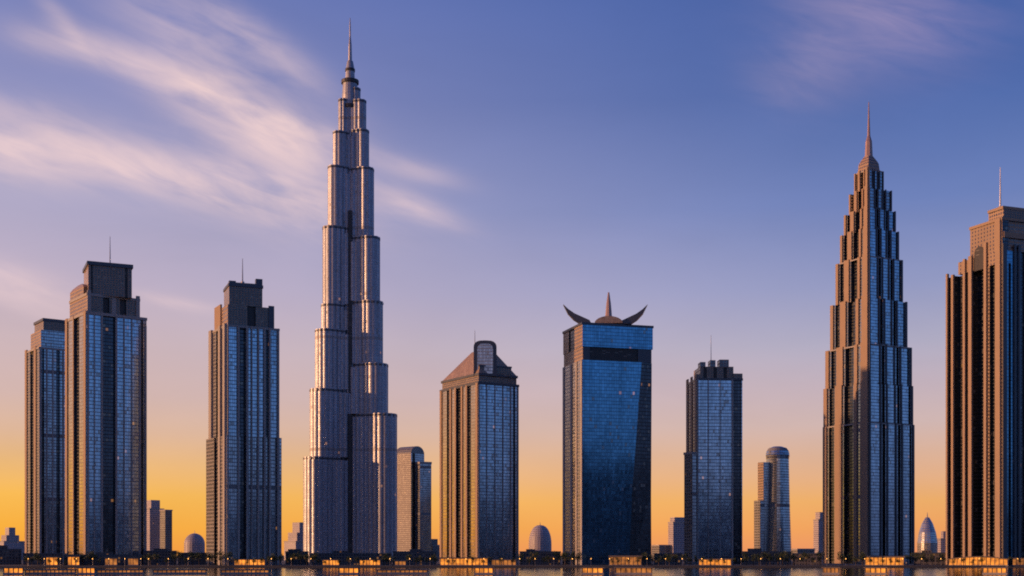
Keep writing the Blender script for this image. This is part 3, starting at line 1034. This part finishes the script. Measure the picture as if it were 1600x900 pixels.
# ------------------------------------------------------------------ trees and lamps along the quay
def tree_proto(seed):
    r = random.Random(seed)
    mb = MB()
    mb.loft([(circle(0, 0, .26, 7), 0), (circle(.05, .02, .18, 7), 1.8), (circle(.1, -.05, .1, 7), 4.2)], 'bark')
    for a in range(4):
        an = a * 1.57 + r.uniform(-.4, .4)
        bx, by = math.cos(an), math.sin(an)
        rings = [(circle(.06, 0, .1, 5), 1.9 + .2 * a), (circle(bx * .7, by * .7, .07, 5), 3.0 + .2 * a), (circle(bx * 1.3, by * 1.3, .03, 5), 4.0 + .2 * a)]
        mb.loft(rings, 'bark')
    leaf = MB()
    lobes = [(r.uniform(-1.3, 1.3), r.uniform(-1.3, 1.3), r.uniform(3.2, 5.8), r.uniform(.8, 1.5)) for _ in range(8)]
    for _ in range(420):
        cx, cy, cz, cr = r.choice(lobes)
        while True:
            v = Vector((r.uniform(-1, 1), r.uniform(-1, 1), r.uniform(-1, 1)))
            if .3 < v.length < 1:
                break
        p = Vector((cx, cy, cz)) + v * cr
        a = Vector((r.uniform(-1, 1), r.uniform(-1, 1), r.uniform(-.6, .6))).normalized()
        b = a.cross(Vector((r.uniform(-1, 1), r.uniform(-1, 1), r.uniform(-1, 1)))).normalized()
        s = r.uniform(.16, .34)
        leaf.face([tuple(p - a * s), tuple(p + b * s * .6), tuple(p + a * s), tuple(p - b * s * .6)], 'leaf')
    return mb, leaf


protos = []
for sd in (3, 8, 21):
    tm, lm = tree_proto(sd)
    protos.append((tm, lm))
proto_mesh = []
tree_n = 0
TREEG = 'trees along the quay'
clusters = [
    (38, 70, 4, 'below the half hidden slim tower at the far left'),
    (126, 162, 4, 'between the lit kiosks below the broad left tower'),
    (220, 362, 13, 'between the broad left tower and the second tower'),
    (416, 502, 9, 'between the second tower and the tallest tower'),
    (596, 616, 3, 'below the right wing of the tallest tower'),
    (636, 686, 6, 'below the barrel roofed tower'),
    (808, 908, 9, 'below the egg shaped dome'),
    (1004, 1090, 9, 'between the horned tower and the toothed crown tower'),
    (1144, 1284, 15, 'below the small rounded tower'),
    (1312, 1350, 4, 'below the left side of the stepped spire tower'),
    (70, 126, 4, 'before the two small lit kiosks at the left'),
    (366, 414, 4, 'before the long lit hall below the second tower'),
    (504, 594, 6, 'before the bright halls below the tallest tower'),
    (690, 806, 8, 'before the halls below the copper roofed tower'),
    (950, 1002, 4, 'before the dim hall below the horned tower'),
    (1092, 1142, 4, 'before the hall below the toothed crown tower'),
    (1354, 1412, 4, 'before the hall below the stepped spire tower'),
    (1484, 1600, 8, 'before the halls below the right edge tower'),
    (1414, 1478, 7, 'between the stepped spire tower and the right edge tower'),
]
meshes = {}
for p0, p1, cnt, where in clusters:
    for i in range(cnt):
        px = p0 + (p1 - p0) * (i + .5 + rng.uniform(-.3, .3)) / cnt
        y = rng.uniform(1334.5, 1339) if where.startswith('before') else rng.uniform(1344, 1372)
        fr_ = Frame(px, y)
        k = rng.randrange(3)
        root = bpy.data.objects.new('quay_tree', None)
        COL.objects.link(root)
        root.location = (*fr_.c, GZ)
        sc = rng.uniform(.9, 1.5) if where.startswith('before') else rng.uniform(1.2, 2.3)
        root.scale = (sc * rng.uniform(.9, 1.25), sc * rng.uniform(.9, 1.2), sc)
        root.rotation_euler = (0, 0, rng.uniform(0, 6.28))
        tag(root, 'dark leafy tree on the quay ' + where, 'tree', TREEG)
        if k not in meshes:
            a = mesh_obj('trunk', protos[k][0], (0, 0, 0), root)
            b = mesh_obj('crown', protos[k][1], (0, 0, 0), root)
            meshes[k] = (a, b)
        else:
            for s_ in meshes[k]:
                c_ = s_.copy()
                COL.objects.link(c_)
                c_.parent = root

LAMPG = 'street lamps along the quay edge'
lamp_src = None
for p0, p1, cnt, where in [(44, 220, 8, 'below the broad left tower'), (232, 356, 5, 'between the broad left tower and the second tower'),
                           (424, 640, 8, 'below the tallest tower'), (672, 812, 6, 'below the copper roofed tower'),
                           (836, 1040, 8, 'below the horned tower'), (1066, 1250, 7, 'between the toothed crown tower and the rounded tower'),
                           (1292, 1440, 6, 'below the stepped spire tower'), (1470, 1590, 5, 'below the right edge tower')]:
    for i in range(cnt):
        px = p0 + (p1 - p0) * i / max(1, cnt - 1)
        fr_ = Frame(px, 1334)
        root = bpy.data.objects.new('street_lamp', None)
        COL.objects.link(root)
        root.location = (*fr_.c, GZ)
        tag(root, 'thin lit street lamp ' + where, 'street lamp', LAMPG)
        if lamp_src is None:
            a = mesh_obj('lamp_post', MB().loft([(circle(0, 0, .16, 8), 0), (circle(0, 0, .12, 8), .8), (circle(0, 0, .07, 8), 6.6)], 'steel'), (0, 0, 0), root)
            b = mesh_obj('lamp_head', MB().loft([(circle(0, 0, .14, 8), 6.6), (circle(0, 0, .34, 8), 6.9), (circle(0, 0, .3, 8), 7.3), (circle(0, 0, .08, 8), 7.55)], 'lamp'), (0, 0, 0), root)
            lamp_src = (a, b)
        else:
            for s_ in lamp_src:
                c_ = s_.copy()
                COL.objects.link(c_)
                c_.parent = root

# ------------------------------------------------------------------ sky
world = bpy.data.worlds.new('World')
scene.world = world
world.use_nodes = True
w = NT(world.node_tree)
bg = world.node_tree.nodes['Background']
bg.inputs['Strength'].default_value = 0.1
sky = w.new('ShaderNodeTexSky', sky_type='NISHITA')
sky.sun_disc = False
sky.sun_elevation = SUN_EL
sky.sun_rotation = SUN_AZ
sky.air_density = 1.2
sky.dust_density = 2.5
sky.ozone_density = 3.0
d = w.new('ShaderNodeTexCoord').outputs['Generated']
x, y, z = w.sep(d)
hyp = w.m('SQRT', w.m('ADD', w.m('MULTIPLY', x, x), w.m('MULTIPLY', y, y)))
el = w.m('ARCTAN2', z, hyp)
az = w.m('ARCTAN2', x, y)
sx, sy = math.sin(GLOW_AZ), math.cos(GLOW_AZ)
s = w.m('DIVIDE', w.m('ADD', w.m('MULTIPLY', x, sx), w.m('MULTIPLY', y, sy)), w.m('MAXIMUM', hyp, 1e-4))
ef = w.m('DIVIDE', el, 0.6, clamp=True)


def stops(lst):
    return [(e / .6, srgb(*c)) for e, c in lst]


sunside = w.ramp(ef, stops([(0, (248, 160, 52)), (.02, (254, 180, 58)), (.045, (252, 190, 82)), (.068, (240, 188, 120)), (.090, (227, 185, 152)), (.118, (216, 184, 175)), (.158, (212, 186, 189)), (.20, (200, 182, 199)), (.26, (178, 171, 199)), (.34, (146, 148, 194)), (.42, (117, 129, 189)), (.5, (94, 112, 176)), (.6, (66, 90, 156))]))
offside = w.ramp(ef, stops([(0, (239, 150, 104)), (.02, (244, 165, 98)), (.04, (242, 177, 108)), (.058, (233, 179, 138)), (.076, (222, 180, 156)), (.098, (211, 184, 180)), (.125, (199, 180, 190)), (.158, (177, 173, 196)), (.20, (149, 156, 197)), (.26, (110, 130, 187)), (.34, (73, 103, 169)), (.42, (63, 94, 163)), (.5, (55, 84, 150)), (.6, (48, 70, 132))]))
anti = w.ramp(ef, stops([(0, (92, 94, 120)), (.04, (120, 130, 166)), (.09, (128, 154, 202)), (.16, (112, 152, 210)), (.26, (92, 138, 206)), (.40, (70, 106, 176)), (.6, (52, 76, 140))]))
fs = w.smooth(s, -.02, .84)
fa = w.smooth(s, -.75, -.05)
col = w.mix(fs, offside, sunside)
col = w.mix(fa, anti, col)


# cirrus: long wisps that fall to the right, on the sky dome
def blob(a0, e0, ang, la, lb, amp):
    ca, sa = math.cos(ang), math.sin(ang)
    da, de = w.m('SUBTRACT', az, a0), w.m('SUBTRACT', el, e0)
    p = w.m('DIVIDE', w.m('ADD', w.m('MULTIPLY', da, ca), w.m('MULTIPLY', de, sa)), la)
    q = w.m('DIVIDE', w.m('SUBTRACT', w.m('MULTIPLY', de, ca), w.m('MULTIPLY', da, sa)), lb)
    r2 = w.m('ADD', w.m('MULTIPLY', p, p), w.m('MULTIPLY', q, q))
    return w.m('MULTIPLY', w.m('EXPONENT', w.m('MULTIPLY', r2, -1.0)), amp)


def ang_at(px, py):
    u = math.atan((px - 800) / FPX)
    return u, math.atan((HY - py) / FPX * math.cos(u))


def band(px0, py0, px1, py1, width, amp):
    a0, e0 = ang_at(px0, py0)
    a1, e1 = ang_at(px1, py1)
    return blob((a0 + a1) / 2, (e0 + e1) / 2, math.atan2(e1 - e0, a1 - a0), math.hypot(a1 - a0, e1 - e0) / 2, width / FPX, amp)


tot = 0.0
for b_ in [(-160, 205, 260, 262, 40, 1.0), (160, 250, 560, 345, 34, 1.05), (110, 60, 330, 150, 24, .5), (260, 120, 520, 260, 40, .9), (160, -40, 420, 120, 48, .5), (0, 50, 170, 90, 22, .4), (60, -10, 130, 70, 14, .35), (300, -30, 520, 150, 22, .4), (-100, 150, 120, 190, 24, .3),
           (300, 180, 560, 330, 90, .35), (590, 300, 720, 352, 17, .8), (590, 250, 720, 285, 18, .4), (-140, 395, 130, 468, 22, .85), (-60, 440, 120, 500, 16, .5), (190, 458, 340, 484, 10, .6), (380, 160, 600, 250, 14, .4),
           (1240, -10, 1540, 30, 75, .62), (1180, 130, 1330, 90, 55, .30)]:
    tot = w.m('ADD', tot, band(*b_))
ca, sa = math.cos(R(-17)), math.sin(R(-17))
al = w.m('ADD', w.m('MULTIPLY', az, ca), w.m('MULTIPLY', el, sa))
ac = w.m('SUBTRACT', w.m('MULTIPLY', el, ca), w.m('MULTIPLY', az, sa))
nv = w.comb(w.m('MULTIPLY', al, 7.0), w.m('MULTIPLY', ac, 26.0), .3)
n1 = w.noise(nv, 1.0, 5, .5, .6)
n2 = w.noise(w.comb(w.m('MULTIPLY', al, 4.0), w.m('MULTIPLY', ac, 12.0), 4.0), 1.0, 4, .5, .4)
n3 = w.noise(w.comb(w.m('MULTIPLY', al, 16.0), w.m('MULTIPLY', ac, 75.0), 2.0), 1.0, 5, .55, .8)
n1 = w.m('ADD', w.m('MULTIPLY', n1, .72), w.m('MULTIPLY', n3, .28))
wisps = w.m('MULTIPLY', w.smooth(n1, .24, .68), w.m('ADD', .45, w.m('MULTIPLY', n2, 1.0)))
cl = w.m('MULTIPLY', w.m('MULTIPLY', tot, wisps), 1.02, clamp=True)
ccol = w.mix(w.smooth(s, -.1, .5), srgb(172, 150, 190), srgb(240, 210, 210))
col = w.mix(cl, col, ccol)
# a thin overall veil so that the clear part is not a perfect gradient
veil = w.m('MULTIPLY', w.m('SUBTRACT', w.noise(w.comb(w.m('MULTIPLY', az, 5.0), w.m('MULTIPLY', el, 14.0), 9.0), 1.0, 5, .55, .5), .5), .16)
col = w.v('SCALE', col, scale=w.m('ADD', 1.0, veil))
below = w.smooth(el, -.06, -.005)
col = w.mix(below, (.02, .017, .018, 1), col)
art = w.v('SCALE', col, scale=9.7)
nis = w.v('SCALE', sky.outputs[0], scale=0.04)
fin = w.v('ADD', art, nis)
w.put(bg.inputs['Color'], fin)

# ------------------------------------------------------------------ sun
sd = bpy.data.lights.new('sun', 'SUN')
sd.energy = 4.2
sd.angle = R(.6)
sd.color = (1.0, .49, .21)
so = bpy.data.objects.new('sun', sd)
COL.objects.link(so)
dirv = Vector((math.sin(SUN_AZ) * math.cos(SUN_EL), math.cos(SUN_AZ) * math.cos(SUN_EL), math.sin(SUN_EL)))
so.rotation_euler = dirv.to_track_quat('Z', 'Y').to_euler()
so.location = (-600, 300, 900)

# ------------------------------------------------------------------ camera
cd = bpy.data.cameras.new('camera')
cd.sensor_width = 36
cd.lens = 36 * FPX / 1600
cd.shift_y = (HY - 450) / 1600
cd.clip_end = 40000
cd.clip_start = 1
cam = bpy.data.objects.new('camera', cd)
cam.location = (0, 0, CAMZ)
cam.rotation_euler = (R(90), 0, 0)
COL.objects.link(cam)
scene.camera = cam

scene.view_settings.view_transform = 'Standard'
scene.view_settings.look = 'None'
scene.view_settings.exposure = 0
scene.view_settings.gamma = 1
scene.cycles.filter_width = 1.9
scene.cycles.max_bounces = 6
scene.cycles.diffuse_bounces = 2
scene.cycles.glossy_bounces = 4
scene.cycles.use_denoising = False
